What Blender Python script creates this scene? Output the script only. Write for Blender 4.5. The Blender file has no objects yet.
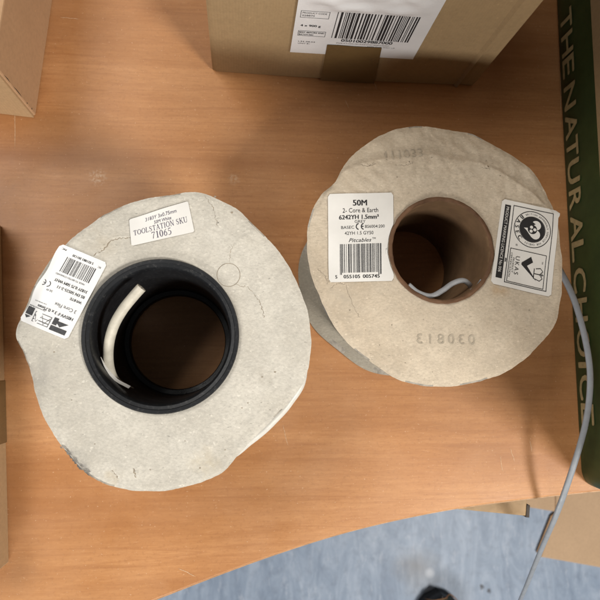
import bpy, math, random
from mathutils import Vector, Quaternion, Matrix, noise
random.seed(7)
C = bpy.context.scene.collection
scn = bpy.context.scene
PI = math.pi

# ------------------------------------------------------------------ camera
F_PX, H = 601.0, 0.50                       # focal length in photo pixels, height of the lens over the desk
NADIR = (240.0, 366.0)                      # where plumb lines meet in the photo
d = Vector(((NADIR[0]-300)/F_PX, -(NADIR[1]-300)/F_PX, -1)).normalized()
CAMROT = d.rotation_difference(Vector((0, 0, -1)))
cam_d = bpy.data.cameras.new('camera')
cam = bpy.data.objects.new('camera', cam_d); C.objects.link(cam)
cam.rotation_mode = 'QUATERNION'; cam.rotation_quaternion = CAMROT
cam.location = (0, 0, H)
cam_d.sensor_width = 36; cam_d.lens = 36*F_PX/600
cam_d.clip_start = 0.01; cam_d.clip_end = 50
cam_d.dof.use_dof = True; cam_d.dof.focus_distance = 0.425; cam_d.dof.aperture_fstop = 15
scn.camera = cam

# ------------------------------------------------------------------ room light: ceiling lamps out of frame, plus an added front fill
w = bpy.data.worlds.new('World'); scn.world = w; w.use_nodes = True
bg = w.node_tree.nodes['Background']
bg.inputs[0].default_value = (0.93, 0.96, 1.0, 1); bg.inputs[1].default_value = 0.06
def area(name, loc, target, sx, sy, power, col):
    l = bpy.data.lights.new(name, 'AREA'); l.shape = 'RECTANGLE'; l.size = sx; l.size_y = sy
    l.energy = power; l.color = col
    o = bpy.data.objects.new(name, l); C.objects.link(o); o.location = loc
    o.rotation_euler = (Vector(target)-Vector(loc)).to_track_quat('-Z', 'Y').to_euler()
    return o
area('ceiling_lamp_key', (1.04, -0.82, 1.38), (0.03, 0, 0), 0.42, 0.34, 34, (1.0, 0.97, 0.92))      # over the right shoulder
area('ceiling_lamp_left', (-1.05, 0.80, 1.65), (-0.1, 0.15, 0), 1.2, 0.8, 27, (1.0, 0.97, 0.92))
area('front_fill_lamp', (-0.50, -2.40, 1.25), (0.05, 0.1, 0), 1.4, 0.5, 45, (1.0, 0.97, 0.93))  # added fill, set low to brighten the upright faces
vs = scn.view_settings
vs.view_transform = 'Standard'; vs.look = 'None'; vs.gamma = 1; vs.exposure = 0; vs.use_curve_mapping = False

# ------------------------------------------------------------------ helpers
def ray(px, py):
    return CAMROT @ Vector(((px-300)/F_PX, -(py-300)/F_PX, -1))
def P(px, py, z=0.0):
    r = ray(px, py); return Vector((0, 0, H)) + r*((z-H)/r.z)
def onplane(px, py, p0, n):
    r = ray(px, py); o = Vector((0, 0, H)); return o + r*((p0-o).dot(n)/r.dot(n))
ORG = {}
def thing(name, loc, label, cat, group=None):
    o = bpy.data.objects.new(name, None); C.objects.link(o); o.location = loc; o.empty_display_size = .03
    ORG[o.name] = Vector(loc); o['label'] = label; o['category'] = cat
    if group: o['group'] = group
    return o
def mesh(name, verts, faces, mats, parent=None, smooth=False, fmat=None, label=None):
    org = ORG[parent.name] if parent else Vector((0, 0, 0))
    me = bpy.data.meshes.new(name)
    me.from_pydata([tuple(Vector(v)-org) for v in verts], [], faces)
    if not isinstance(mats, (list, tuple)): mats = [mats]
    for m in mats: me.materials.append(m)
    if fmat: me.polygons.foreach_set('material_index', fmat)
    if smooth is True: me.polygons.foreach_set('use_smooth', [True]*len(me.polygons))
    me.validate(); me.update()
    o = bpy.data.objects.new(name, me); C.objects.link(o)
    ORG[o.name] = org
    if parent: o.parent = parent
    if label: o['label'] = label
    if isinstance(smooth, (int, float)) and smooth is not True and smooth:
        me.polygons.foreach_set('use_smooth', [True]*len(me.polygons))
        me.set_sharp_from_angle(angle=math.radians(smooth))
    return o
def bevel(o, wd, seg=2, ang=40):
    m = o.modifiers.new('bevel', 'BEVEL'); m.width = wd; m.segments = seg; m.limit_method = 'ANGLE'; m.angle_limit = math.radians(ang)
class MB:
    def __init__(s): s.v = []; s.f = []; s.m = []; s.c = []
    def add(s, v, f, mi=0):
        n = len(s.v); s.c.append((n, n+len(v), len(s.f), len(s.f)+len(f))); s.v += [Vector(p) for p in v]; s.f += [tuple(i+n for i in q) for q in f]; s.m += [mi]*len(f)
    def build_each(s, name, mats, parent=None, smooth=False):      # every added piece a mesh of its own
        for (v0, v1, f0, f1) in s.c:
            mesh(name, s.v[v0:v1], [tuple(i-v0 for i in q) for q in s.f[f0:f1]], mats, parent, smooth)
    def build(s, name, mats, parent=None, smooth=False, label=None):
        return mesh(name, s.v, s.f, mats, parent, smooth, s.m, label)
def boxv(o, ex, ey, ez):      # oriented box from corner and three edge vectors
    v = [o, o+ex, o+ex+ey, o+ey]; v += [p+ez for p in v]
    f = [(3, 2, 1, 0), (4, 5, 6, 7), (0, 1, 5, 4), (1, 2, 6, 5), (2, 3, 7, 6), (3, 0, 4, 7)]
    if ex.cross(ey).dot(ez) < 0: f = [tuple(reversed(q)) for q in f]
    return v, f
def crom(pts, n=8):
    pts = [Vector(p) for p in pts]; q = [2*pts[0]-pts[1]] + pts + [2*pts[-1]-pts[-2]]; out = []
    for i in range(1, len(q)-2):
        a, b, c, e = q[i-1:i+3]
        for k in range(n):
            t = k/n
            out.append(.5*((2*b)+(c-a)*t+(2*a-5*b+4*c-e)*t*t+(3*b-a-3*c+e)*t**3))
    out.append(q[-2]); return out
def sweep(pts, r, seg=14, flat=1.0, up=Vector((0, 0, 1)), rough=0):
    v = []; f = []; n = len(pts); side = None
    for i, p in enumerate(pts):
        t = (pts[min(i+1, n-1)]-pts[max(i-1, 0)]).normalized()
        s_ = t.cross(up)
        if s_.length < .05: s_ = side.copy() if side else t.cross(Vector((1, 0, 0)))
        s_.normalize(); side = s_; b = s_.cross(t)
        rr = r(i/(n-1)) if callable(r) else r
        for k in range(seg):
            a = 2*PI*k/seg
            v.append(p + s_*(math.cos(a)*rr) + b*(math.sin(a)*rr*flat))
    for i in range(n-1):
        for k in range(seg):
            a = i*seg+k; b2 = i*seg+(k+1) % seg
            f.append((a, b2, b2+seg, a+seg))
    f.append(tuple(range(seg-1, -1, -1))); f.append(tuple(range((n-1)*seg, n*seg)))
    return v, f
def lathe(c, prof, n=96, closed=True):
    v = []; f = []; m = len(prof)
    for i in range(n):
        a = 2*PI*i/n
        for (r, z) in prof: v.append(Vector((c.x+r*math.cos(a), c.y+r*math.sin(a), z)))
    for i in range(n):
        j = (i+1) % n
        for k in range(m if closed else m-1):
            l = (k+1) % m
            f.append((i*m+k, j*m+k, j*m+l, i*m+l))
    return v, f

# ------------------------------------------------------------------ materials
class NT:
    def __init__(s, name):
        s.mat = bpy.data.materials.new(name); s.mat.use_nodes = True; s.t = s.mat.node_tree
        s.b = s.t.nodes['Principled BSDF']; s.tc = s.t.nodes.new('ShaderNodeTexCoord').outputs['Object']
    def n(s, typ, **kw):
        x = s.t.nodes.new('ShaderNode'+typ)
        for k, val in kw.items(): setattr(x, k, val)
        return x
    def put(s, sock, val):
        if isinstance(val, bpy.types.NodeSocket): s.t.links.new(val, sock)
        else: sock.default_value = val
    def map(s, scale=(1, 1, 1), rot=(0, 0, 0), loc=(0, 0, 0), src=None):
        m = s.n('Mapping'); s.put(m.inputs[0], src or s.tc)
        m.inputs['Scale'].default_value = scale; m.inputs['Rotation'].default_value = rot; m.inputs['Location'].default_value = loc
        return m.outputs[0]
    def noise(s, scale, vec=None, detail=4, rough=.55, dist=0):
        x = s.n('TexNoise'); s.put(x.inputs['Vector'], vec or s.tc); x.inputs['Scale'].default_value = scale
        x.inputs['Detail'].default_value = detail; x.inputs['Roughness'].default_value = rough; x.inputs['Distortion'].default_value = dist
        return x.outputs['Fac']
    def ramp(s, fac, *stops, interp='LINEAR'):
        r = s.n('ValToRGB'); s.put(r.inputs[0], fac); e = r.color_ramp.elements; r.color_ramp.interpolation = interp
        while len(e) < len(stops): e.new(.5)
        for el, (p, c) in zip(e, stops):
            el.position = p; el.color = (c, c, c, 1) if isinstance(c, (int, float)) else (*c, 1)
        return r.outputs[0]
    def mix(s, fac, a, b, mode='MIX'):
        m = s.n('Mix', data_type='RGBA', blend_type=mode)
        s.put(m.inputs[0], fac)
        for i, x in ((6, a), (7, b)):
            s.put(m.inputs[i], (*x, 1) if isinstance(x, tuple) and len(x) == 3 else x)
        return m.outputs[2]
    def math(s, op, a, b=0.0):
        m = s.n('Math', operation=op); s.put(m.inputs[0], a); s.put(m.inputs[1], b); return m.outputs[0]
    def spot(s, p, r0, r1, wob=None):       # 1 inside r0, 0 beyond r1 (a mark with a place of its own)
        vm = s.n('VectorMath', operation='DISTANCE'); s.put(vm.inputs[0], wob or s.tc); vm.inputs[1].default_value = tuple(p)
        mr = s.n('MapRange'); s.put(mr.inputs[0], vm.outputs['Value'])
        mr.inputs[1].default_value = r0; mr.inputs[2].default_value = r1; mr.inputs[3].default_value = 1; mr.inputs[4].default_value = 0
        return mr.outputs[0]
    def wobble(s, scale, amt):
        x = s.n('TexNoise'); s.put(x.inputs['Vector'], s.tc); x.inputs['Scale'].default_value = scale
        a = s.n('VectorMath', operation='MULTIPLY_ADD'); s.put(a.inputs[0], x.outputs['Color']); a.inputs[1].default_value = (amt,)*3; s.put(a.inputs[2], s.tc)
        b = s.n('VectorMath', operation='SUBTRACT'); s.put(b.inputs[0], a.outputs[0]); b.inputs[1].default_value = (amt/2,)*3
        return b.outputs[0]
    def bump(s, h, strength=.3, dist=.001):
        b = s.n('Bump'); b.inputs['Strength'].default_value = strength; b.inputs['Distance'].default_value = dist
        s.put(b.inputs['Height'], h); s.put(s.b.inputs['Normal'], b.outputs[0])
    def fin(s, col, rough=.6, spec=.5):
        s.put(s.b.inputs['Base Color'], (*col, 1) if isinstance(col, tuple) else col)
        s.put(s.b.inputs['Roughness'], rough); s.b.inputs['Specular IOR Level'].default_value = spec
        return s.mat

DESK_O = Vector((0, 0, -0.75))
def m_laminate():
    t = NT('cherry_laminate'); rz = (0, 0, math.radians(4))
    big = t.noise(2.6, t.map((1.1, 8.5, 1), rz), 5, .58, .5)
    mid = t.noise(5, t.map((2.5, 60, 1), rz), 6, .65, .3)
    fine = t.noise(60, t.map((1.6, 9, 1), rz), 4, .7)
    col = t.ramp(big, (.28, (.335, .141, .049)), (.5, (.45, .208, .079)), (.72, (.545, .272, .113)))
    col = t.mix(t.ramp(mid, (.34, .38), (.54, 0)), col, (.33, .135, .048))
    col = t.mix(t.ramp(fine, (.34, .32), (.56, 0)), col, (.34, .15, .058))
    col = t.mix(t.ramp(fine, (.60, 0), (.76, .28)), col, (.68, .40, .21))
    line = t.ramp(t.noise(1.7, t.map((.8, 22, 1), rz, (3, 1, 0)), 3, .5, .6), (.488, 0), (.5, .34), (.512, 0))
    col = t.mix(line, col, (.31, .125, .045))
    grit = t.noise(380, None, 3, .6)
    col = t.mix(t.ramp(grit, (.32, .22), (.46, 0)), col, (.25, .10, .036))
    wv = t.wobble(260, .004)
    sc = t.spot(P(98, 177)-DESK_O, .001, .0085, wv)
    sc = t.math('MULTIPLY', sc, t.ramp(t.noise(420), (.44, 0), (.66, .7)))
    col = t.mix(sc, col, (.80, .66, .50))
    sc = t.math('MULTIPLY', t.spot(P(234, 179)-DESK_O, .001, .006, wv), t.ramp(t.noise(420), (.42, 0), (.62, .6)))
    col = t.mix(sc, col, (.66, .48, .32))
    dust = t.ramp(t.noise(520, None, 2), (.67, 0), (.74, .40)); col = t.mix(dust, col, (.72, .50, .32))
    smear = t.ramp(t.noise(11, t.wobble(9, .05), 6, .65), (.42, 0), (.72, .20)); col = t.mix(smear, col, (.62, .37, .20))
    t.bump(t.math('ADD', fine, t.math('MULTIPLY', t.noise(700), .4)), .12, .0004)
    return t.fin(col, t.ramp(t.noise(22, None, 5), (.3, .36), (.7, .52)), .4)
def m_card(name, base, dark, spots=()):
    t = NT(name)
    big = t.noise(26, t.wobble(20, .02), 5, .6)
    col = t.mix(t.ramp(big, (.36, 0), (.68, .85)), base, dark)
    mo = t.noise(95, t.wobble(60, .01), 6, .7)
    col = t.mix(t.ramp(mo, (.38, .40), (.58, 0)), col, tuple(c*.72 for c in base))
    fib = t.noise(430, t.map((1, 1.7, 1), (0, 0, .7)), 5, .75)
    col = t.mix(t.ramp(fib, (.33, .55), (.52, 0)), col, tuple(c*.62 for c in base))
    col = t.mix(t.ramp(fib, (.54, 0), (.72, .5)), col, tuple(min(1, c*1.22) for c in base))
    fl = t.noise(300, t.map((1, 2.6, 1)), 2, .5)
    col = t.mix(t.ramp(fl, (.70, 0), (.75, .7)), col, tuple(c*.45 for c in base))
    li = t.noise(400, t.map((1, 1, 1), loc=(5, 3, 1)), 2, .5)
    col = t.mix(t.ramp(li, (.67, 0), (.73, .5)), col, tuple(min(1, c*1.28) for c in base))
    wv = t.wobble(70, .018)
    for (p, r0, r1, c, a) in spots:
        s_ = t.math('MULTIPLY', t.spot(p, r0, r1, wv), a)
        s_ = t.math('MULTIPLY', s_, t.ramp(t.noise(150), (.36, .15), (.6, 1)))
        col = t.mix(s_, col, c)
    hh = t.math('ADD', t.math('MULTIPLY', t.noise(60, None, 4), 1.4), t.math('MULTIPLY', fib, .30))
    t.bump(hh, .45, .0012)
    return t.fin(col, .88, .2)
def m_carton(name, base, ax=(1, 0, 0), freq=260, amt=.13):
    t = NT(name)
    big = t.noise(9, t.wobble(6, .05), 5, .6)
    col = t.mix(t.ramp(big, (.3, 0), (.75, .7)), base, tuple(c*.83 for c in base))
    wv = t.n('TexWave', wave_type='BANDS', bands_direction='X'); t.put(wv.inputs['Vector'], t.wobble(14, .0018))
    wv.inputs['Scale'].default_value = freq/6.28; wv.inputs['Distortion'].default_value = .6; wv.inputs['Detail'].default_value = 2
    m = t.ramp(wv.outputs['Fac'], (.2, amt), (.8, 0))
    col = t.mix(m, col, tuple(c*.6 for c in base))
    fib = t.noise(300, None, 5, .72)
    col = t.mix(t.ramp(fib, (.34, .30), (.56, 0)), col, tuple(c*.62 for c in base))
    col = t.mix(t.ramp(t.noise(240, None, 2), (.70, 0), (.76, .35)), col, tuple(min(1, c*1.5) for c in base))
    t.bump(t.math('ADD', t.math('MULTIPLY', wv.outputs['Fac'], .25), t.noise(120, None, 4)), .16, .0008)
    return t.fin(col, .82, .25)
def m_plain(name, base, rough=.5, var=.25, sc=120, bump=.1, spec=.5, dust=None):
    t = NT(name)
    col = t.mix(t.ramp(t.noise(sc, None, 5, .6), (.35, 0), (.7, 1)), base, tuple(c*(1-var) for c in base))
    if dust:
        col = t.mix(t.ramp(t.noise(420, None, 4, .7), (.56, 0), (.74, dust)), col, (.42, .40, .37))
    t.bump(t.noise(sc*4, None, 3), bump, .0004)
    return t.fin(col, t.ramp(t.noise(sc*.5, None, 4), (.3, max(0, rough-.08)), (.7, min(1, rough+.1))), spec)
def m_floor():
    t = NT('blue_grey_vinyl')
    st = t.noise(6, t.map((4.5, 1.3, 1), (0, 0, .1)), 6, .68, .8)
    col = t.ramp(st, (.3, (.18, .235, .325)), (.5, (.265, .33, .43)), (.7, (.38, .445, .545)))
    sc = t.noise(24, t.map((3, .8, 1), (0, 0, .1)), 6, .75)
    col = t.mix(t.ramp(sc, (.56, 0), (.72, .6)), col, (.56, .59, .66))
    col = t.mix(t.ramp(t.noise(60, None, 4), (.3, .3), (.5, 0)), col, (.14, .17, .23))
    wv = t.wobble(16, .06)
    a = P(418, 572, -.75)
    col = t.mix(t.math('MULTIPLY', t.spot(a, .004, .055, wv), .6), col, (.19, .17, .15))
    a = P(430, 573, -.75)
    col = t.mix(t.math('MULTIPLY', t.spot(a, .004, .012), .6), col, (.60, .63, .68))
    for q in ((482, 587), (489, 591)):
        col = t.mix(t.math('MULTIPLY', t.spot(P(*q, -.75), .002, .006, t.wobble(60, .01)), .9), col, (.03, .03, .04))
    t.bump(st, .1, .002)
    return t.fin(col, .42, .4)

LAM = m_laminate()
EDGE = m_plain('edge_highlight_tan', (.50, .29, .14), .5, .4, 160)  # pale strip that paints the highlight along the rounded desk edge
RAILM = m_plain('rail_wood', (.42, .27, .13), .6, .3, 60)
DARKM = m_plain('dark_end', (.05, .035, .025), .7)
FLOOR = m_floor()
BLACKPL = m_plain('black_plastic', (.015, .016, .018), .38, .4, 90, .12, .4, dust=.10)
WHITEPVC = m_plain('white_pvc', (.58, .535, .44), .45, .22, 170, .1, .5)
GREYPVC = m_plain('grey_pvc', (.245, .26, .28), .42, .16, 150, .08, .5)
TUBEM = m_plain('brown_tube_card', (.165, .088, .048), .8, .45, 70, .5, .25)
TUBEIN = m_plain('brown_tube_lining', (.19, .112, .058), .75, .3, 60, .3, .25)
PAPER = m_plain('label_paper', (.78, .77, .755), .42, .08, 22, .35, .5)
PAPER2 = m_plain('label_paper_grubby', (.72, .70, .66), .45, .14, 22, .35, .5)
FILM = m_plain('label_film', (.72, .71, .71), .3, .1, 30, .5, .5)
INK = m_plain('black_ink', (.018, .018, .02), .55, .3)
INKFADE = m_plain('worn_black_ink', (.06, .06, .062), .6, .5, 400)
INKPURPLE = m_plain('violet_ink', (.075, .06, .105), .6, .3)
INKGREY = m_plain('grey_ink', (.20, .195, .19), .6, .4)
STAMP = m_plain('faint_stamp_ink', (.42, .36, .275), .9, .3, 300)
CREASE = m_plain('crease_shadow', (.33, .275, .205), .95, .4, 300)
CARDEDGE = m_plain('card_edge_fibre', (.40, .36, .30), .95, .5, 220, .6)
GREEN = m_plain('green_print', (.030, .054, .015), .5, .35, 40, .12, .4)
GOLD = m_plain('gold_print', (.38, .30, .15), .55, .3, 200)
TAPE = m_plain('brown_tape', (.15, .093, .037), .24, .25, 30, .45, .6)
KRAFT = m_carton('kraft_carton', (.385, .265, .14), freq=900, amt=.03)
KRAFT2 = m_carton('pale_kraft_carton', (.46, .305, .165), freq=800, amt=.03)
KRAFT4 = m_carton('tan_carton', (.60, .41, .255), freq=500, amt=.06)
KRAFT3 = m_carton('reddish_kraft_carton', (.48, .295, .165), freq=700, amt=.04)

# ------------------------------------------------------------------ floor and desk
fl = mesh('floor', [(-4, -4, -.75), (4, -4, -.75), (4, 4, -.75), (-4, 4, -.75)], [(0, 1, 2, 3)], FLOOR); fl['kind'] = 'structure'

desk = thing('desk', DESK_O, 'cherry wood laminate desk with a curved front edge under the reels and boxes', 'desk')
front = crom([P(-420, 900), P(-200, 775), P(-20, 676), P(70, 634), P(155, 600), P(260, 560), P(350, 531.5), P(440, 511.5), P(520, 500), P(600, 491), P(720, 480), P(900, 468), P(1150, 455)], 8)
for q in front: q.z = 0
back = [Vector((front[-1].x, .75, 0)), Vector((front[0].x, .75, 0))]
loop = front + back
n = len(loop); TH = .025
v = [p.copy() for p in loop] + [p-Vector((0, 0, TH)) for p in loop]
f = [tuple(range(n)), tuple(range(2*n-1, n-1, -1))] + [(i, i+n, (i+1) % n+n, (i+1) % n) for i in range(n)]
top = mesh('desk_top', v, f, LAM, desk); bevel(top, .0012, 2, 60)
mb = MB()
for i in range(len(front)-1):
    a, b = front[i], front[i+1]
    na = Vector((a.y, -a.x, 0)); 
    def nrm(k):
        t_ = (front[min(k+1, len(front)-1)]-front[max(k-1, 0)]).normalized(); return Vector((t_.y, -t_.x, 0))
    o0, o1 = nrm(i)*.0007, nrm(i+1)*.0007
    z1, z2 = Vector((0, 0, -.0012)), Vector((0, 0, -TH+.001))
    mb.add([a+z1, b+z1, b+z1+o1, a+z1+o0, a+z2+o0, b+z2+o1], [(0, 3, 2, 1), (3, 4, 5, 2)])
mb.build('edge_band', EDGE, desk)
# support rail under the front edge
e = P(526, 516, -.045); dx = (P(440, 507.5, -.045)-e).normalized(); dy = Vector((-dx.y, dx.x, 0))
if dy.y < 0: dy = -dy
rail = mesh('support_rail', *boxv(e, dx*.45, dy*.045, Vector((0, 0, -.03))), RAILM, desk); bevel(rail, .001)
mesh('rail_end_cap', *boxv(e-dx*.0032-dy*.0012, dx*.0030, dy*.011, Vector((0, 0, -.030))), DARKM, rail)
for (x, y) in ((-.55, .6), (.75, .6), (.75, -.05), (-.55, -.3)):
    lv, lf = boxv(Vector((x, y, -.749)), Vector((.05, 0, 0)), Vector((0, .05, 0)), Vector((0, 0, .7235)))
    mesh('leg', lv, lf, RAILM, desk)
# scratches worn through the laminate
mb = MB()
SCR = [((60, 17), (80, 19)), ((283, 424), (288, 446)), ((178, 568), (196, 577)), ((500, 455), (503, 472)), 
       ((345, 100), (349, 108)), ((15, 90), (15, 150)), ((532, 452), (530, 440)), ((510, 448), (515, 462)), ((560, 40), (561, 120)), ((372, 78), (377, 90))]
for a, b in SCR:
    a, b = P(*a, .00015), P(*b, .00015); t_ = (b-a).normalized(); s_ = Vector((-t_.y, t_.x, 0))*.00022
    pts = [a.lerp(b, k/6)+s_*random.uniform(-1.5, 1.5) for k in range(7)]
    for k in range(6):
        w0, w1 = (0 if k == 0 else 1), (0 if k == 5 else 1)
        mb.add([pts[k]-s_*w0, pts[k+1]-s_*w1, pts[k+1]+s_*w1, pts[k]+s_*w0], [(0, 1, 2, 3)])
mb.build('scratches', m_plain('scratched_laminate', (.68, .44, .26), .7, .4, 500), desk)

# ------------------------------------------------------------------ printing
_tx = {}
def text2d(s, bold=0.0, shear=0.0, space=1.0):
    k = (s, bold, shear, space)
    if k not in _tx:
        c = bpy.data.curves.new('t', 'FONT'); c.body = s; c.size = 1; c.offset = bold; c.shear = shear; c.space_character = space
        c.resolution_u = 3
        o = bpy.data.objects.new('t', c); C.objects.link(o)
        dg = bpy.context.evaluated_depsgraph_get(); me = bpy.data.meshes.new_from_object(o.evaluated_get(dg))
        vv = [(q.co.x, q.co.y) for q in me.vertices]; ff = [tuple(p.vertices) for p in me.polygons]
        bpy.data.objects.remove(o); bpy.data.curves.remove(c); bpy.data.meshes.remove(me)
        _tx[k] = (vv, ff)
    return _tx[k]
def ribbon(pts):          # (x, y, width)
    v = []; f = []
    for i, (x, y, wd) in enumerate(pts):
        a = pts[max(i-1, 0)]; b = pts[min(i+1, len(pts)-1)]
        tx, ty = b[0]-a[0], b[1]-a[1]; l = math.hypot(tx, ty) or 1
        nx, ny = -ty/l*wd/2, tx/l*wd/2
        v += [(x+nx, y+ny), (x-nx, y-ny)]
    for i in range(len(pts)-1): f.append((2*i, 2*i+1, 2*i+3, 2*i+2))
    return v, f
def ell(cx, cy, rx, ry, thick, thin, a0=0, a1=360, n=28):
    return ribbon([(cx+rx*math.cos(math.radians(a0+(a1-a0)*k/n)), cy+ry*math.sin(math.radians(a0+(a1-a0)*k/n)),
                    thin+(thick-thin)*abs(math.cos(math.radians(a0+(a1-a0)*k/n)))) for k in range(n+1)])
def ln(x0, y0, x1, y1, wd): return ribbon([(x0, y0, wd), (x1, y1, wd)])
K, k_ = .13, .05           # thick and thin strokes of a book serif face
SER = {
 'T': (.72, [ln(.36, 0, .36, 1, K), ln(.03, .97, .69, .97, k_), ln(.05, .97, .05, .76, k_), ln(.67, .97, .67, .76, k_), ln(.22, .02, .5, .02, k_)]),
 'O': (.82, [ell(.41, .5, .33, .48, K, k_)]),
 'L': (.68, [ln(.16, 0, .16, 1, K), ln(.02, .02, .6, .02, k_), ln(.02, .98, .30, .98, k_), ln(.6, .0, .62, .25, k_)]),
 'S': (.62, [ribbon([(.52, .74, .05), (.50, .9, .05), (.32, .98, .06), (.13, .88, .09), (.10, .72, .12), (.22, .58, .14), (.40, .46, .14), (.51, .30, .12), (.48, .12, .09), (.30, .02, .06), (.11, .10, .05), (.08, .28, .05)])]),
 'A': (.78, [ln(.38, 1, .66, 0, K), ln(.37, 1, .10, 0, k_), ln(.2, .34, .55, .34, k_), ln(0, .02, .24, .02, k_), ln(.52, .02, .78, .02, k_)]),
 'I': (.38, [ln(.18, 0, .18, 1, K), ln(.04, .02, .32, .02, k_), ln(.04, .98, .32, .98, k_)]),
 'N': (.82, [ln(.14, 0, .14, 1, k_), ln(.12, 1, .68, 0, K), ln(.68, 0, .68, 1, k_), ln(.02, .02, .28, .02, k_), ln(0, .98, .2, .98, k_), ln(.56, .98, .82, .98, k_)]),
 'K': (.80, [ln(.17, 0, .17, 1, K), ln(.2, .45, .64, .98, k_), ln(.34, .6, .68, 0, K), ln(.03, .02, .31, .02, k_), ln(.03, .98, .31, .98, k_), ln(.52, .98, .78, .98, k_), ln(.54, .02, .80, .02, k_)]),
 'U': (.82, [ribbon([(.17, 1, K), (.17, .3, K), (.22, .1, .1), (.42, .02, .06), (.62, .1, .06), (.68, .3, k_), (.68, 1, k_)]), ln(.03, .98, .31, .98, k_), ln(.56, .98, .80, .98, k_)]),
 '7': (.56, [ln(.06, .96, .52, .96, .08), ribbon([(.51, .96, .05), (.30, .5, .08), (.2, 0, .1)]), ln(.07, .97, .05, .78, k_)]),
 '1': (.5, [ln(.26, 0, .26, 1, K), ln(.1, .02, .42, .02, k_), ln(.1, .86, .26, .98, k_)]),
 '0': (.56, [ell(.28, .5, .2, .48, K, k_)]),
 '6': (.56, [ell(.28, .3, .19, .28, .1, k_), ribbon([(.48, .97, .04), (.25, .8, .08), (.12, .52, .11), (.1, .3, .1)])]),
 '5': (.56, [ribbon([(.17, .96, .05), (.12, .58, .05), (.3, .62, .07), (.46, .48, .11), (.47, .28, .12), (.38, .08, .09), (.2, .02, .06), (.06, .08, .05)]), ln(.16, .95, .5, .95, .08)]),
 ' ': (.34, []),
}
class Label:
    """A printed sticker: q = reading TL, TR, BR, BL in world space, w x h printing units (y up from the bottom left)."""
    def __init__(s, q, w_, h_, zfun=None, nrm=None):
        s.q = [Vector(p) for p in q]; s.w = w_; s.h = h_; s.zf = zfun; s.nrm = nrm; s.parts = {}
    def at(s, x, y, off):
        u, v_ = x/s.w, 1-y/s.h; tl, tr, br, bl = s.q
        p = tl*(1-u)*(1-v_)+tr*u*(1-v_)+br*u*v_+bl*(1-u)*v_
        if s.zf: p.z = s.zf(p.x, p.y)+off
        else: p = p+s.nrm*off
        return p
    def put(s, part, v2, f2, off=.00028):
        mb_ = s.parts.setdefault(part, MB()); mb_.add([s.at(x, y, off) for x, y in v2], f2)
    def rect(s, part, x0, y0, x1, y1, off=.00028):
        nx = max(1, int(abs(x1-x0)/6)); ny = max(1, int(abs(y1-y0)/6))
        v2 = [(x0+(x1-x0)*i/nx, y0+(y1-y0)*j/ny) for j in range(ny+1) for i in range(nx+1)]
        s.put(part, v2, [(j*(nx+1)+i, j*(nx+1)+i+1, (j+1)*(nx+1)+i+1, (j+1)*(nx+1)+i) for j in range(ny) for i in range(nx)], off)
    def frame(s, part, x0, y0, x1, y1, t):
        s.rect(part, x0, y0, x1, y0+t); s.rect(part, x0, y1-t, x1, y1); s.rect(part, x0, y0+t, x0+t, y1-t); s.rect(part, x1-t, y0+t, x1, y1-t)
    def text(s, part, x, y, size, t, align='l', bold=0.0, width=None, shear=0.0, off=.00028, rot=0.0, space=1.0):
        vv, ff = text2d(t, 0.0, shear, space)
        if not vv: return
        if bold > 0:
            for dx_ in (-.045*size, .045*size): s.text(part, x+dx_*math.cos(rot), y+dx_*math.sin(rot), size, t, align, 0, width, shear, off, rot, space)
        x0 = min(p[0] for p in vv); x1 = max(p[0] for p in vv)
        sc = size/.72; sx = sc if width is None else width/(x1-x0)
        wd = (x1-x0)*sx; ox = {'l': 0, 'c': -wd/2, 'r': -wd}[align]
        c_, s_ = math.cos(rot), math.sin(rot); out = []
        for (a, b) in vv:
            xx, yy = ox+(a-x0)*sx, b*sc; out.append((x+xx*c_-yy*s_, y+xx*s_+yy*c_))
        s.put(part, out, ff, off)
    def serif(s, part, x, y, size, t, align='c', asp=1.0, gap=.06):
        wd = sum(SER[c][0]+gap for c in t)*size*asp; x -= {'l': 0, 'c': wd/2, 'r': wd}[align]
        for c in t:
            for (v2, f2) in SER[c][1]: s.put(part, [(x+a*size*asp, y+b*size) for a, b in v2], f2)
            x += (SER[c][0]+gap)*size*asp
    def bars(s, part, x0, y0, x1, y1, seed, n_=95, guards=True):
        r = random.Random(seed); ws = []
        while sum(ws) < n_: ws.append(r.choice((1, 1, 2, 1, 3, 2)))
        tot = sum(ws); x = x0
        for i, wd in enumerate(ws):
            xe = x+(x1-x0)*wd/tot
            if i % 2 == 0:
                lo = y0-(y1-y0)*.07 if guards and (i in (0, 2) or i >= len(ws)-3) else y0
                s.rect(part, x, lo, x+(xe-x)*.92, y1)
            x = xe
    def poly(s, part, pts, off=.00028): s.put(part, pts, [tuple(range(len(pts)))], off)
    def disc(s, part, cx, cy, r, off=.00028, n=40): s.poly(part, [(cx+r*math.cos(2*PI*k/n), cy+r*math.sin(2*PI*k/n)) for k in range(n)], off)
    def ring(s, part, cx, cy, r, t, off=.00028, n=48):
        v2 = [(cx+rr*math.cos(2*PI*k/n), cy+rr*math.sin(2*PI*k/n)) for rr in (r-t, r) for k in range(n)]
        s.put(part, v2, [(k, n+k, n+(k+1) % n, (k+1) % n) for k in range(n)], off)
    def ce(s, part, x, y, r, t):
        for cx, mid in ((x, False), (x+r*1.75, True)):
            s.put(part, *ribbon([(cx+r*math.cos(math.radians(a)), y+r*math.sin(math.radians(a)), t) for a in range(100, 261, 10)]))
            if mid: s.put(part, *ribbon([(cx-r, y, t), (cx-r*.2, y, t)]))
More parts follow.
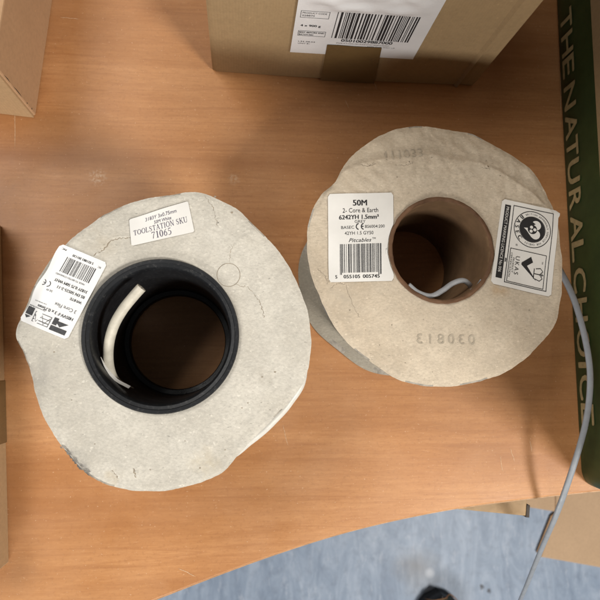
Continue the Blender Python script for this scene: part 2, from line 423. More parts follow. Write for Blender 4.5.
    def sheet(s, name, mat, parent, clip=None, nx=26, ny=30, off=.00014, corner=3.0, edge=None, label=None):
        v_ = []; f_ = []
        for j in range(ny+1):
            y = s.h*j/ny; x0, x1 = 0.0, s.w
            dy_ = min(y, s.h-y)
            if dy_ < corner:
                ins = corner-math.sqrt(max(0, corner**2-(corner-dy_)**2)); x0 += ins; x1 -= ins
            if clip: x0, x1 = clip(y, x0, x1, s)
            if edge: x0, x1 = edge(y, x0, x1)
            for i in range(nx+1): v_.append(s.at(x0+(x1-x0)*i/nx, y, off))
        for j in range(ny):
            for i in range(nx):
                a = j*(nx+1)+i; f_.append((a, a+1, a+nx+2, a+nx+1))
        o = mesh(name, v_, f_, mat, parent, True, label=label)
        return o
    def finish(s, sheet, mats):
        for k, mb_ in s.parts.items(): mb_.build(k, mats[k], sheet)

# ------------------------------------------------------------------ cable reels
def smooth(a, b, x):
    t = max(0.0, min(1.0, (x-a)/(b-a))); return t*t*(3-2*t)
def radial(c, pix, z, n=220, fray=.0003, zf=None):
    pts = []
    for x, y in pix:
        p = P(x, y, z)
        for _ in range(6 if zf else 0): p = P(x, y, zf(p.x, p.y))
        pts.append(p-c)
    an = sorted((math.atan2(p.y, p.x), math.hypot(p.x, p.y)) for p in pts)
    A = [a for a, _ in an]; Rr = [r for _, r in an]; m = len(A)
    def val(t):
        t = (t+PI) % (2*PI)-PI
        import bisect
        i = bisect.bisect(A, t)
        g = lambda k: (A[k % m]+2*PI*(k//m), Rr[k % m])
        (a0, r0), (a1, r1), (a2, r2), (a3, r3) = g(i-2), g(i-1), g(i), g(i+1)
        u = (t-a1)/(a2-a1)
        m1 = (r2-r0)/(a2-a0)*(a2-a1)*.8; m2 = (r3-r1)/(a3-a1)*(a2-a1)*.8
        r = (2*u**3-3*u**2+1)*r1+(u**3-2*u**2+u)*m1+(-2*u**3+3*u**2)*r2+(u**3-u**2)*m2
        return r+fray*(noise.noise(Vector((math.cos(t)*9, math.sin(t)*9, r0)))*1.6+noise.noise(Vector((math.cos(t)*40, math.sin(t)*40, 3)))*.8)
    return val
def flange(name, c, r_in, rfun, zfun, th, mats, parent, n=400, rings=44):
    v = []; f = []; fm = []
    for side in (0, 1):
        for i in range(n):
            a = 2*PI*i/n; R = rfun(a)
            for k in range(rings):
                u = (k/(rings-1))**.85; r = r_in+(R-r_in)*u
                x, y = c.x+r*math.cos(a), c.y+r*math.sin(a)
                rim = .0006*smooth(.94, 1, u)
                v.append((x, y, zfun(x, y)-(rim if side == 0 else th-rim)))
    m = rings; N = n*m
    for i in range(n):
        j = (i+1) % n
        for k in range(m-1):
            f.append((i*m+k, i*m+k+1, j*m+k+1, j*m+k))
            q = Vector(v[i*m+k])            # rubbed patches along the rim show the darker core of the board
            fm.append(1 if k == m-2 and noise.noise(Vector((q.x*55, q.y*55, 4))) > .24 else 0)
            f.append((N+i*m+k, N+j*m+k, N+j*m+k+1, N+i*m+k+1)); fm.append(0)
        f.append((i*m+m-1, N+i*m+m-1, N+j*m+m-1, j*m+m-1)); fm.append(1)
        f.append((i*m, j*m, N+j*m, N+i*m)); fm.append(1)
    return mesh(name, v, f, mats, parent, 50, fm)
def coil(c, r, z0, z1, rad, mb_, seg=90):
    nn = max(2, int((z1-z0)/(2*rad))); 
    for q in range(nn):
        zc = z0+rad+(z1-z0-2*rad)*q/(nn-1); rr = r+random.uniform(-.0012, .0012)
        prof = [(rr+rad*math.cos(2*PI*k/10), zc+rad*math.sin(2*PI*k/10)) for k in range(10)]
        mb_.add(*lathe(c, prof, seg))
def pline(zfun, pix, z, wd, jit=.0006, n=9):
    pts = crom([P(x, y, z) for x, y in pix], n); v = []; f = []
    for i, p in enumerate(pts):
        t_ = pts[min(i+1, len(pts)-1)]-pts[max(i-1, 0)]; s_ = Vector((-t_.y, t_.x, 0)).normalized()
        p += s_*random.uniform(-jit, jit); ww = .62*wd*(.15 if i in (0, len(pts)-1) else random.choice((.12, .5, .8, 1, 1.35)))
        for sg in (-1, 1):
            q = p+s_*ww/2*sg; v.append((q.x, q.y, zfun(q.x, q.y)+.00008))
    for i in range(len(pts)-1): f.append((2*i, 2*i+1, 2*i+3, 2*i+2))
    LIPS.append((zfun, pts, wd))
    return v, f
LIPS = []
def lips(mat, parent):          # the board stands up a little along one side of each split
    mb = MB()
    for zfun, pts, wd in LIPS:
        v = []; n_ = len(pts)
        for i, p in enumerate(pts):
            t_ = pts[min(i+1, n_-1)]-pts[max(i-1, 0)]; s_ = Vector((-t_.y, t_.x, 0)).normalized(); e_ = math.sin(PI*i/(n_-1))**.5
            for o_, h in ((.3*wd, .00004), (.3*wd+.0005*e_, .00042*e_*random.uniform(.6, 1.2)), (.3*wd+.0022*e_+.0002, -.00004)):
                q = p+s_*o_; v.append((q.x, q.y, zfun(q.x, q.y)+h))
        mb.add(v, [(3*i+k, 3*i+k+1, 3*i+k+4, 3*i+k+3) for i in range(n_-1) for k in (0, 1)])
    LIPS.clear()
    mb.build_each('raised_lip', mat, parent, True)
MICRO = True
def calm(zf):              # the board without its fine wrinkles: stickers bridge them
    def g(x, y):
        global MICRO
        MICRO = False; z = zf(x, y)+.00055; MICRO = True
        return z
    return g
def sdist(p, a, b):      # signed distance to the line a->b (positive on its left)
    t_ = (b-a).normalized(); q = p-a; return t_.x*q.y-t_.y*q.x

# ---- big reel, black hub
ZL = .109
cL = P(161, 335.5, ZL+.003); 
reel = thing('cable_reel', (cL.x, cL.y, 0), 'larger pale cardboard cable reel with thick black plastic hub and white cable end', 'cable reel', 'cable reels standing on the desk')
lp1, lp2, lp3 = P(47, 318, ZL), P(60, 395, ZL), P(104, 486, ZL)
wl1, wl2 = P(40, 318, ZL), P(76, 240, ZL)
def zL(x, y):
    p = Vector((x, y, 0)); q = p-cL; r = math.hypot(q.x, q.y); a = math.atan2(q.y, q.x)
    z = ZL
    d1 = min(sdist(p, lp2, lp1) if True else 0, sdist(p, lp3, lp2)) if False else 0
    dA = sdist(p, lp1, lp2); dB = sdist(p, lp2, lp3)
    # beyond the crease at the lower left the board is bent down
    out = max(-dA if p.y > lp2.y else -1, -dB if p.y <= lp2.y else -1, 0)
    z -= .22*out*smooth(0, .012, out)*smooth(wl2.y, wl1.y, y)
    e_ = sdist(p, wl1, wl2)
    z -= .18*max(0, e_)*smooth(0, .010, e_)*smooth(lp1.y-.03, lp1.y+.012, y)
    g = smooth(.052, .095, r)
    z += g*(.0012*math.sin(2*a+.6)+.0008*math.sin(5*a+1.9)+.0005*math.sin(9*a))
    z += g*.0013*noise.noise(Vector((x*45, y*45, 2.2)))
    if MICRO: z += smooth(.053, .066, r)*(.00026*noise.noise(Vector((x*120, y*120, 8.1)))+.00013*noise.noise(Vector((x*260, y*260, 5.1))))
    return z
OUT_L = [(65, 245), (85, 228), (107, 213), (133, 202), (165, 195.5), (195, 192), (213, 197), (235, 208), (261, 232), (283, 257), (299, 287), (308, 313), (311, 345), (308, 370), (303, 384), (288, 403), (271, 421),
         (250, 442), (237, 457), (224, 471), (208, 480), (181, 488), (155, 491.5), (128, 490), (107, 484.5), (85, 472), (64, 449), (48, 425), (36, 396), (30, 370), (23, 352), (16, 337), (16.5, 327), (21, 318), (28, 301), (40, 275), (52, 258)]
CARD_L = m_card('pale_grey_board', (.575, .54, .47), (.455, .42, .355),
    [(P(40, 370, ZL)-Vector((cL.x, cL.y, 0)), .004, .016, (.36, .335, .30), .55), (P(80, 462, ZL)-Vector((cL.x, cL.y, 0)), .001, .010, (.22, .205, .19), .7),
     (P(205, 462, ZL)-Vector((cL.x, cL.y, 0)), .002, .012, (.55, .44, .27), .45), (P(112, 475, ZL)-Vector((cL.x, cL.y, 0)), .001, .007, (.46, .36, .22), .5),
     (P(262, 375, ZL)-Vector((cL.x, cL.y, 0)), .001, .007, (.30, .27, .22), .5), (P(100, 240, ZL)-Vector((cL.x, cL.y, 0)), .001, .014, (.42, .35, .25), .4)])
flange('flange', cL, .0478, radial(cL, OUT_L, ZL, zf=zL), zL, .0021, [CARD_L, CARDEDGE], reel)
flange('flange', cL, .0478, lambda a: .0905+.001*math.sin(3*a), lambda x, y: .0022, .002, [CARD_L, CARDEDGE], reel, 120, 6)
zr = ZL
hub_prof = [(.0482, .0005), (.0482, zr-.001), (.0493, zr+.0006), (.0493, zr+.0024), (.0488, zr+.0031), (.0468, zr+.0031), (.0464, zr+.0025), (.0444, zr+.0021), (.0437, zr+.0011), (.0430, zr-.005),
            (.0427, zr-.030), (.0424, .030), (.0421, .0100), (.0417, .0088), (.0384, .0080), (.0378, .0070), (.0378, .0005)]
mb = MB(); mb.add(*lathe(cL, hub_prof, 128))
hub = mb.build('hub', BLACKPL, reel, 35)
mb = MB()
for a, b in ((96, 362), (104, 276)):                        # moulded bosses on the inner wall
    p = P(a, b, .095); mb.add(*sweep([p, p+(cL-p).normalized()*.0022], .0016, 12))
q = P(106, 292, .100); 
mb.build_each('moulding_boss', BLACKPL, hub, 40)
# split chips along the rim and a pale sliver of paper trapped in the slot
mb = MB()
pts = [P(100.5, 357, .100), P(105.5, 369, .096), P(114.5, 380.5, .092), P(128.5, 388.5, .090)]
vv = []
for i, p in enumerate(crom(pts, 5)):
    inn = (cL-p); inn.z = 0; inn.normalize(); vv += [p, p+inn*.0018*min(1, i/8)+Vector((0, 0, -.002))]
mb.add(vv, [(2*i, 2*i+1, 2*i+3, 2*i+2) for i in range(len(vv)//2-1)])
mb.build('paper_sliver', PAPER2, reel)
mb = MB()
for k in range(26):
    a = random.uniform(-1.5, -.2); r = random.uniform(.0385, .0430); s_ = random.uniform(.0003, .0008)
    p = cL+Vector((r*math.cos(a), r*math.sin(a), 0)); p.z = .0094 if r < .0425 else .0105
    mb.add([p+Vector((s_*math.cos(t_), s_*math.sin(t_)*.7, 0)) for t_ in (0, 1.2, 2.4, 3.6, 5)], [(0, 1, 2, 3, 4)])
mb.build('dust_specks', INKGREY, hub)
mb = MB(); coil(cL, .0795, .003, ZL-.0035, .0032, mb)
mb.build('wound_cable', WHITEPVC, reel, True)
tail = crom([P(130, 391, .062), P(116, 382, .078), P(109.5, 368, .090), P(108.5, 348, .099), P(113, 328, .106), P(122, 311, .111), P(133, 297, .1145), P(141.5, 287.5, .116)], 8)
tv, tf = sweep(tail, .0033, 18)
wt = mesh('cable_end', tv, tf, WHITEPVC, reel, 50)
tend = tail[-1]; tdir = (tail[-1]-tail[-2]).normalized(); mb = MB()
for k in range(3):                                          # cut cores in the sheath
    a = 2*PI*k/3; s1 = tdir.cross(Vector((0, 0, 1))).normalized(); s2 = s1.cross(tdir)
    c_ = tend+s1*.0013*math.cos(a)+s2*.0013*math.sin(a)
    mb.add(*sweep([c_-tdir*.001, c_+tdir*.0003], .0009, 10))
mb.build('cut_core', m_plain('core_insulation', (.34, .31, .26), .6), wt)
# loose turn of cable bulging out below the lower right edge
rfl = radial(cL, OUT_L, ZL, fray=0, zf=zL); pts = []
pa, pb = P(311, 366, ZL)-cL, P(232, 462, ZL)-cL; a0, a1 = math.atan2(pa.y, pa.x), math.atan2(pb.y, pb.x); N = 40
for i in range(-6, N+7):
    u = i/N; a = a0+(a1-a0)*u; e_ = max(0, math.sin(PI*max(0, min(1, u))))**.7
    R_ = rfl(a)-.0040+.0051*e_-.010*max(0, -u, u-1)*3
    x, y = cL.x+R_*math.cos(a), cL.y+R_*math.sin(a)
    pts.append(Vector((x, y, zL(x, y)-.0072-.02*max(0, -u, u-1))))
mesh('loose_turn', *sweep(pts, .0032, 16), m_plain('clean_white_pvc', (.66, .635, .57), .42, .12, 170, .1), reel, True)
# grubby delaminated ply along the lower left edge
mb = MB(); vv = []
pa, pb = P(58, 441, ZL)-cL, P(96, 481, ZL)-cL; a0, a1 = math.atan2(pa.y, pa.x), math.atan2(pb.y, pb.x); N = 60
for i in range(N+1):
    u = i/N; a = a0+(a1-a0)*u; R_ = rfl(a); wd = (.0011+.0011*noise.noise(Vector((u*9, 0, 1)))+.0007*noise.noise(Vector((u*31, 2, 1))))*math.sin(PI*u)**.5
    for rr, dz in ((R_-.005, -.0026), (R_+max(0, wd), -.0023), (R_+max(0, wd)*.9, -.0036), (R_-.005, -.0040)):
        x, y = cL.x+rr*math.cos(a), cL.y+rr*math.sin(a); vv.append((x, y, zL(cL.x+R_*math.cos(a), cL.y+R_*math.sin(a))+dz))
mb.add(vv, [(i*4+k, (i+1)*4+k, (i+1)*4+k+1, i*4+k+1) for i in range(N) for k in range(3)])
mb.build('frayed_ply', m_plain('grubby_ply', (.19, .175, .16), .95, .6, 260, .6), reel, True)
mb = MB()
for k in range(16):                                          # lifted flakes along that edge
    u = random.uniform(.1, .95); a = a0+(a1-a0)*u; R_ = rfl(a)-random.uniform(-.0006, .0022); x, y = cL.x+R_*math.cos(a), cL.y+R_*math.sin(a); s_ = random.uniform(.0005, .0013)
    tx, ty = -math.sin(a), math.cos(a); z0 = zL(x, y)+.0001
    mb.add([(x-tx*s_*1.8, y-ty*s_*1.8, z0), (x+math.cos(a)*s_*.8, y+math.sin(a)*s_*.8, z0+.0004), (x+tx*s_*1.6, y+ty*s_*1.6, z0), (x-math.cos(a)*s_*.6, y-math.sin(a)*s_*.6, z0+.0002)], [(0, 1, 2, 3)])
mb.build('edge_flakes', m_plain('grubby_flake', (.34, .315, .28), .95, .5, 300), reel)
mb = MB()
for pix, wd in (([(114.3, 470), (120.3, 479)], .0013), ([(135.5, 467), (138, 478)], .0017), ([(94, 256.5), (105, 250.5)], .0006)):
    mb.add(*pline(zL, pix, ZL, wd))
LIPS.clear()
mb.build_each('torn_fibre_highlight', m_plain('torn_fibre_highlight', (.72, .69, .62), .95, .2, 300), reel)  # pale torn paper that also paints the lit side of each slit
# creases, pencil ring and dents
mb = MB()
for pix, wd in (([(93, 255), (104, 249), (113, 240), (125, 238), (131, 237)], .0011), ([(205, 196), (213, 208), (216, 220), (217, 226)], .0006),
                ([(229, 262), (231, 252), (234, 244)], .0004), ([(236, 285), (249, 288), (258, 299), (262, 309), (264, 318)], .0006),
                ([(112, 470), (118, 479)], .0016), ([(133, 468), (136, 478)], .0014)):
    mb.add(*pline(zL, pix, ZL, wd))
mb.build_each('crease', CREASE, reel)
mb = MB()
lips(CARD_L, reel)
for k in range(40):
    a0, a1 = 2*PI*k/40, 2*PI*(k+1)/40
    pts = [(228.5+11.6*r_*math.cos(a), 275+11.6*r_*math.sin(a)) for a in (a0, a1) for r_ in (.97, 1.02)]
    q = [P(x, y, ZL) for x, y in pts]; q = [Vector((p.x, p.y, zL(p.x, p.y)+.00009)) for p in q]
    mb.add(q, [(0, 1, 3, 2)])
mb.build('pencil_ring', CREASE, reel)
mb = MB()
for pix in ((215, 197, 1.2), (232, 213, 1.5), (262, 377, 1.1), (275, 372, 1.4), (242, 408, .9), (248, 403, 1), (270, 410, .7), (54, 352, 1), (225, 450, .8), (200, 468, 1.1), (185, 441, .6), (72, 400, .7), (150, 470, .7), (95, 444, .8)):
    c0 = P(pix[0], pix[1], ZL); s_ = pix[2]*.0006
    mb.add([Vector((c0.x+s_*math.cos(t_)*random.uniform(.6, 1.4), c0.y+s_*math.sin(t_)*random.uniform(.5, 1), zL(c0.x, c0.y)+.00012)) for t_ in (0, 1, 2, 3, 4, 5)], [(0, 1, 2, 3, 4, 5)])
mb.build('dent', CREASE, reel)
# sticker with the catalogue number
Q = [P(128.8, 219, ZL), P(188, 201.3, ZL), P(194.5, 232, ZL), P(131.5, 246, ZL)]
L = Label(Q, 63, 29, calm(zL))
L.text('printed_text', 33, 21.6, 3.6, '3183Y 3x0.75mm', 'c', .0, 33, .1)
L.text('printed_text', 34, 16.6, 3.3, '50M White', 'c', .0, 18, .1)
L.serif('printed_text', 31, 10.2, 5.2, 'TOOLSTATION SKU', 'c', .94)
L.serif('printed_text', 31, 2.4, 6.6, '71065', 'c', 1.02)
sh = L.sheet('number_sticker', PAPER2, reel, corner=1.5); L.finish(sh, {'printed_text': INKPURPLE})
# upside-down specification sticker
def bent(x, y):
    p = P(x, y, ZL)
    for _ in range(6): p = P(x, y, zL(p.x, p.y)+.0006)
    return p
Q = [bent(67, 340), bent(19.5, 320), bent(60.5, 243.5), bent(107.5, 263)]
L = Label(Q, 51, 87, calm(zL))
Pn = 'printed_text'
L.rect('emblem', 4, 79, 20, 84); L.poly('emblem', [(5, 73), (12, 78.4), (19, 73)]); L.rect('emblem', 15.5, 70.5, 20, 78)
L.rect('emblem', 41, 70, 49, 78); L.poly('emblem', [(42, 79), (49, 79), (46, 82)])
L.frame('emblem', 22, 72, 39, 83, .6); L.put('emblem', *ribbon([(23, 74, .6), (27, 82, .6), (31, 74, .6), (35, 82, .6), (38, 75, .6)]))
L.rect('emblem', 22.5, 79.5, 38.5, 80.3); L.rect('emblem', 22.5, 76, 38.5, 76.6)
L.text(Pn, 4, 64.8, 3.3, 'H05VV-F 3 x 0.75mm', 'l', .014, 36); L.text(Pn, 31, 68, 1.7, 'Harmonised flexible', 'l', 0, 18); L.text(Pn, 33, 61.8, 1.4, 'Low smoke cord', 'l', 0, 12)
L.text(Pn, 4.5, 56.5, 3.8, '3 Core Flex', 'l', .0, 22)
L.text(Pn, 4, 46.4, 2.8, 'WHITE', 'l', .02, 12); L.text(Pn, 34, 47, 2.2, '50 M', 'l')
L.text(Pn, 4, 40.2, 3, 'BS EN 50525-2-11', 'l', .02, 28)
L.text(Pn, 4, 34.2, 3.1, '3183Y 0.75 50M WHT', 'l', .012, 34)
L.ce(Pn, 42, 42.5, 2.9, .8)
L.text(Pn, 10, 28.6, 1.9, 'MADE TO BRITISH STANDARD', 'l', 0, 30)
L.bars('barcode', 7, 10, 38, 26.5, 5, 75, False)
L.text(Pn, 12, 5.3, 2.5, '5 021883 201120', 'l', .01, 22); L.text(Pn, 3.5, 6.5, 2, 'BC', 'l'); L.text(Pn, 42, 3, 2, 'PVC', 'l', .02)
sh = L.sheet('specification_sticker', PAPER, reel, corner=2.5, edge=lambda y, a, b: (a, b+.9*math.sin(y*.16)-.5))
L.finish(sh, {'printed_text': INKFADE, 'barcode': INKFADE, 'emblem': INKFADE})

# ---- smaller reel, brown tube core
ZR = .095
cR = P(441.5, 250, ZR+.001)
reel2 = thing('cable_reel', (cR.x, cR.y, 0), 'smaller beige cardboard cable reel with brown tube core and grey cable trailing off the desk', 'cable reel', 'cable reels standing on the desk')
fold = [P(x, y, ZR) for x, y in ((318, 212), (345, 170), (400, 158), (455, 158), (510, 178), (552, 214))]
def zR(x, y):
    p = Vector((x, y, 0)); q = p-cR; r = math.hypot(q.x, q.y); a = math.atan2(q.y, q.x)
    z = ZR; best = 0
    if a > .2 and a < 2.95:
        # distance beyond the fold line along the back of the flange
        th = [math.atan2(k.y-cR.y, k.x-cR.x) for k in fold]; rr = [math.hypot(k.x-cR.x, k.y-cR.y) for k in fold]
        for i in range(len(fold)-1):
            if th[i] >= a >= th[i+1]:
                u = (th[i]-a)/(th[i]-th[i+1]); R0 = rr[i]+(rr[i+1]-rr[i])*u; best = max(0, r-R0)
    z -= (.22*best + .0011*smooth(0, .0011, best))*smooth(.2, .5, a)*smooth(2.95, 2.6, a) if best > 0 else 0
    g = smooth(.040, .085, r)
    z += g*(.0010*math.sin(3*a+.2)+.0007*math.sin(7*a+1))
    z += g*.0011*noise.noise(Vector((x*50, y*50, 7.7)))
    if MICRO: z += smooth(.041, .055, r)*(.00025*noise.noise(Vector((x*130, y*130, 3.1)))+  .00014*noise.noise(Vector((x*260, y*260, 5.1))))*(1+1.6*smooth(-.01, .03, q.y))
    return z
OUT_R = [(310, 217), (321, 195), (336, 181), (346, 163), (365, 145), (390, 131), (415, 126), (445, 129), (472, 134), (495, 146), (515, 157), (535, 174), (547, 195), (555, 212), (560, 240), (562.5, 275), (561, 300), (555, 325),
         (542, 342), (530, 355), (510, 370), (485, 380), (455, 386), (425, 386), (400, 380), (375, 365), (350, 345), (332, 322), (320, 297), (310, 270), (307, 245)]
o2 = Vector((cR.x, cR.y, 0))
CARD_R = m_card('beige_grey_board', (.55, .468, .36), (.44, .36, .265),
    [(P(345, 300, ZR)-o2, .003, .015, (.38, .33, .26), .5), (P(395, 160, ZR)-o2, .003, .02, (.40, .33, .25), .45), (P(500, 290, ZR)-o2, .001, .009, (.40, .24, .10), .5), (P(480, 165, ZR)-o2, .003, .02, (.42, .36, .28), .4)])
flange('flange', cR, .0372, radial(cR, OUT_R, ZR, zf=zR), zR, .0021, [CARD_R, CARDEDGE], reel2)
cRb = P(397, 277, .002)
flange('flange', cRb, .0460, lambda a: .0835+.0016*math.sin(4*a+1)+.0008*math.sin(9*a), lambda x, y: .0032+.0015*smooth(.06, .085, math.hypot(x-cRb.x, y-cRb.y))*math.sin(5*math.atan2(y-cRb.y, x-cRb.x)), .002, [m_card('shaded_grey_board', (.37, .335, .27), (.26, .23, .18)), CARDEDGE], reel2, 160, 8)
tp = [(.0374, .0005), (.0376, ZR+.0004), (.0381, ZR+.0013), (.0374, ZR+.0019), (.0360, ZR+.0019), (.0352, ZR+.0012), (.0348, ZR-.003), (.0347, .0005)]
tvv, tff = lathe(cR, tp, 120); 
for p in tvv:
    if p.z > ZR: p.z += .0007*noise.noise(Vector((p.x*160, p.y*160, 1))); 
    if p.z > ZR:
        nx = noise.noise(Vector((p.x*240, p.y*240, 9)))*.0004; q = (p-cR); q.z = 0; p += q.normalized()*nx
core = mesh('core_tube', tvv, tff, [TUBEM, TUBEIN], reel2, 40, [1 if (k % 8) in (5, 6) else 0 for k in range(len(tff))])
mb = MB(); coil(Vector(((cR.x+cRb.x)/2, (cR.y+cRb.y)/2, 0)), .0715, .006, ZR-.004, .0026, mb)
mb.build('wound_cable', GREYPVC, reel2, True)
gt = crom([P(528, 236, .060), P(548, 252, .061), P(562, 274, .060), P(573, 297, .058), P(581, 322, .056), P(587, 348, .055), P(590, 372, .053), P(589.5, 396, .050), P(586, 421, .046), P(580, 445, .041), P(572.5, 469, .034), P(564, 494, .025),
           P(554.5, 519, .010), P(544, 543, -.018), P(534, 567, -.055), P(525.5, 588, -.10), P(519, 603, -.14), P(510, 625, -.21), P(503, 640, -.32), P(500, 650, -.50)], 8)
mesh('cable_tail', *sweep(gt, .0026, 16, .62), GREYPVC, reel2, True, label='grey cable trailing over the desk edge')
ge = crom([P(408.5, 285, .0925), P(418, 292.5, .092), P(431, 296, .0915), P(442.5, 290.5, .091), P(452.5, 283.5, .090), P(462.5, 280.5, .089), P(469, 284, .086), P(471, 288.5, .076), P(470, 289, .060)], 8)
mesh('cable_end', *sweep(ge, .0019, 14), m_plain('pale_grey_pvc', (.36, .37, .385), .42, .16, 150, .08), reel2, 50)
ts = crom([P(387, 249, ZR+.0012), P(386.5, 258, ZR), P(389, 268, ZR-.004), P(396, 277, ZR-.008)], 6)
mesh('torn_strip', *sweep(ts, .0006, 8, .5), PAPER2, reel2, True)
ts = crom([P(470, 290, ZR-.004), P(476, 286, ZR-.002), P(481, 279.5, ZR+.001)], 6)
mesh('torn_strip', *sweep(ts, .0005, 8, .5), GREYPVC, reel2, True)
# creases in the board
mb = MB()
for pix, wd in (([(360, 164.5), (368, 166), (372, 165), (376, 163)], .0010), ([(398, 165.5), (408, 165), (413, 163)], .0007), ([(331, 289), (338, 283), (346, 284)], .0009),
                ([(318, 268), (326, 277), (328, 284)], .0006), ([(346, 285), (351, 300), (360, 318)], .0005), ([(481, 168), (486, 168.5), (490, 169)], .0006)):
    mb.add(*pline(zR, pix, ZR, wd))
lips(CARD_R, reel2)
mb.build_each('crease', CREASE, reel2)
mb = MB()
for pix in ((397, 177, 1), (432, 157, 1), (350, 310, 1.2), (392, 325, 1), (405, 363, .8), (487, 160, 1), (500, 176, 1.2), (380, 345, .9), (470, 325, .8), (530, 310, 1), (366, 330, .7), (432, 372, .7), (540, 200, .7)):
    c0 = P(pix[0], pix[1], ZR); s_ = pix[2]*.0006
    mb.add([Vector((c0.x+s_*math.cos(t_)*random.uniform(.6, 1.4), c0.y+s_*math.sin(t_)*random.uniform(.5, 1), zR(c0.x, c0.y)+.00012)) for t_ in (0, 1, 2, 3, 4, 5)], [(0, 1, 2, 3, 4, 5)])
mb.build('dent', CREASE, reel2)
def stamp(q, txt, w_, h_):
    L_ = Label(q, w_, h_, zR); mb_ = MB()
    n_ = len(txt)
    for i, ch in enumerate(txt): L_.text('s', w_*(i+.5)/n_, .5, h_-1, ch, 'c', 0, off=.00028)
    L_.parts['s'].build('date_stamp', STAMP, reel2)
stamp([P(477, 334, ZR), P(414, 333, ZR), P(414, 344, ZR), P(477, 345, ZR)], '030813', 60, 11)      # pressed through from the other face: mirrored
stamp([P(383, 161, ZR), P(424, 157, ZR), P(424, 146, ZR), P(383, 150, ZR)], '111033', 40, 11)
# white sticker left of the core
Q = [P(327.3, 195, ZR), P(393, 192.7, ZR), P(393.5, 281, ZR), P(329, 282.2, ZR)]
L = Label(Q, 66, 88, calm(zR)); L2 = L
def clipcore(y, x0, x1, s):
    # the tube cuts into the sticker: keep the sheet outside the tube's outer wall
    while x1 > x0+2 and (s.at(x1, y, 0)-cR).to_2d().length < .0384: x1 -= .2
    while x0 < x1-2 and (s.at(x0, y, 0)-cR).to_2d().length < .0384: x0 += .2
    return x0, x1
L.text(Pn, 32, 75.5, 6, '50M', 'c', .012, 14); L.text(Pn, 32.5, 68.6, 4.6, '2- Core & Earth', 'c', 0, 36); L.text(Pn, 31, 62, 4.4, '6242YH 1.5mm²', 'c', .014, 40)
L.text(Pn, 32, 58.2, 2.8, 'GREY', 'c', 0, 11); L.text(Pn, 13, 52.6, 3, 'BASEC', 'l', 0, 13); L.text(Pn, 37, 53, 3, 'BS6004:200', 'l', 0, 20)
L.ce(Pn, 31, 54.6, 2.9, 1.0); L.text(Pn, 31, 46.6, 3.4, '42YH 1.5 GY50', 'c', 0, 29)
L.text(Pn, 32, 39.3, 4, 'Pitcables', 'c', 0, 23, .35); L.text(Pn, 44.3, 41.6, 1.9, 'TM', 'l')
L.bars('barcode', 11.5, 9, 53.5, 37.5, 21, 95)
L.text(Pn, 6.6, 3.5, 3.4, '5', 'l', .01); L.text(Pn, 15, 3.5, 3.5, '055105', 'l', .01, 16.5); L.text(Pn, 34.5, 3.5, 3.5, '005745', 'l', .01, 17)
sh = L.sheet('specification_sticker', PAPER2, reel2, clipcore, corner=2); L.finish(sh, {Pn: INK, 'barcode': INK})
# approval sticker right of the core, reading downwards
Q = [P(557.5, 211.3, ZR), P(551.5, 297, ZR), P(490.3, 283.3, ZR), P(502, 199, ZR)]
L = Label(Q, 86, 58, calm(zR))
L.rect('black_band', 5, 3.5, 79, 9.5); L.text('band_text', 7, 5, 2.9, 'PRODUCT MARKING LICENCE No 006', 'l', 0, 66, off=.00045)
L.frame(Pn, 4, 12, 82, 53, .7)
cx, cy = 24.5, 33
L.ring(Pn, cx, cy, 18.3, .7); L.ring(Pn, cx, cy, 12.9, .5)
L.disc('emblem', cx, cy, 12.3)
for i, ch in enumerate('BASEC'):
    a = math.radians(-90+(i-2)*21); L.text(Pn, cx+17.1*math.cos(a), cy+17.1*math.sin(a), 4.0, ch, 'c', .015, rot=a+PI/2)
cir = 'BRITISH APPROVALS SERVICE FOR CABLES'
for i, ch in enumerate(cir):
    a = math.radians(208-i*(236/len(cir))); L.text(Pn, cx+14.3*math.cos(a), cy+14.3*math.sin(a), 1.8, ch, 'c', .0, rot=a-PI/2)
# white trefoil: two lobes above, point below, three cores in the middle
tre = []
for t_ in range(48):
    a = 2*PI*t_/48
    tre.append((cx+9.3*(math.sin(a)**3), cy+1.2+9.2*(.8125*math.cos(a)-.3125*math.cos(2*a)-.125*math.cos(3*a)-.0625*math.cos(4*a))))
tre.reverse(); L.poly('emblem_white', tre, .0004)
L.disc('emblem_core', cx, cy, 4.6, .00052); 
for k in range(3):
    a = PI/2+2*PI*k/3; L.disc('emblem_white_core', cx+2.3*math.cos(a), cy+2.3*math.sin(a), 1.55, .00064, 20)
L.frame(Pn, 47, 14, 80.5, 50, .6)
L.poly('emblem', [(51.5, 35), (56.5, 37.5), (61, 32), (74, 42.5), (61, 26.5), (59, 26.5)])
L.put('emblem', *ribbon([(62, 39.5, .8), (72, 39.5, .8)])); L.put('emblem', *ribbon([(62, 41, .8), (60.8, 45.5, .8), (63.5, 48, .8), (67, 45.2, .8), (70.5, 48, .8), (73.2, 45.5, .8), (72, 41, .8)])); L.put('emblem', *ribbon([(67, 40, .8), (67, 49, .8)])); L.put('emblem', *ribbon([(65.4, 47.4, .6), (68.6, 47.4, .6)]))
L.text(Pn, 63, 20.3, 4.3, 'UKAS', 'c', .0, 18, space=1.3); L.text(Pn, 63.5, 17.6, 1.7, 'PRODUCT', 'c', 0, 15); L.text(Pn, 63.5, 15.2, 1.7, 'CERTIFICATION', 'c', 0, 24)
L.text(Pn, 60, 10.0, 1.9, '006', 'c', .01); L.text(Pn, 55, 46, 1.4, 'TM', 'c')
L.text(Pn, 43, 18.5, 2, '®', 'c')
def clip2(y, x0, x1, s): return x0, x1
sh = None
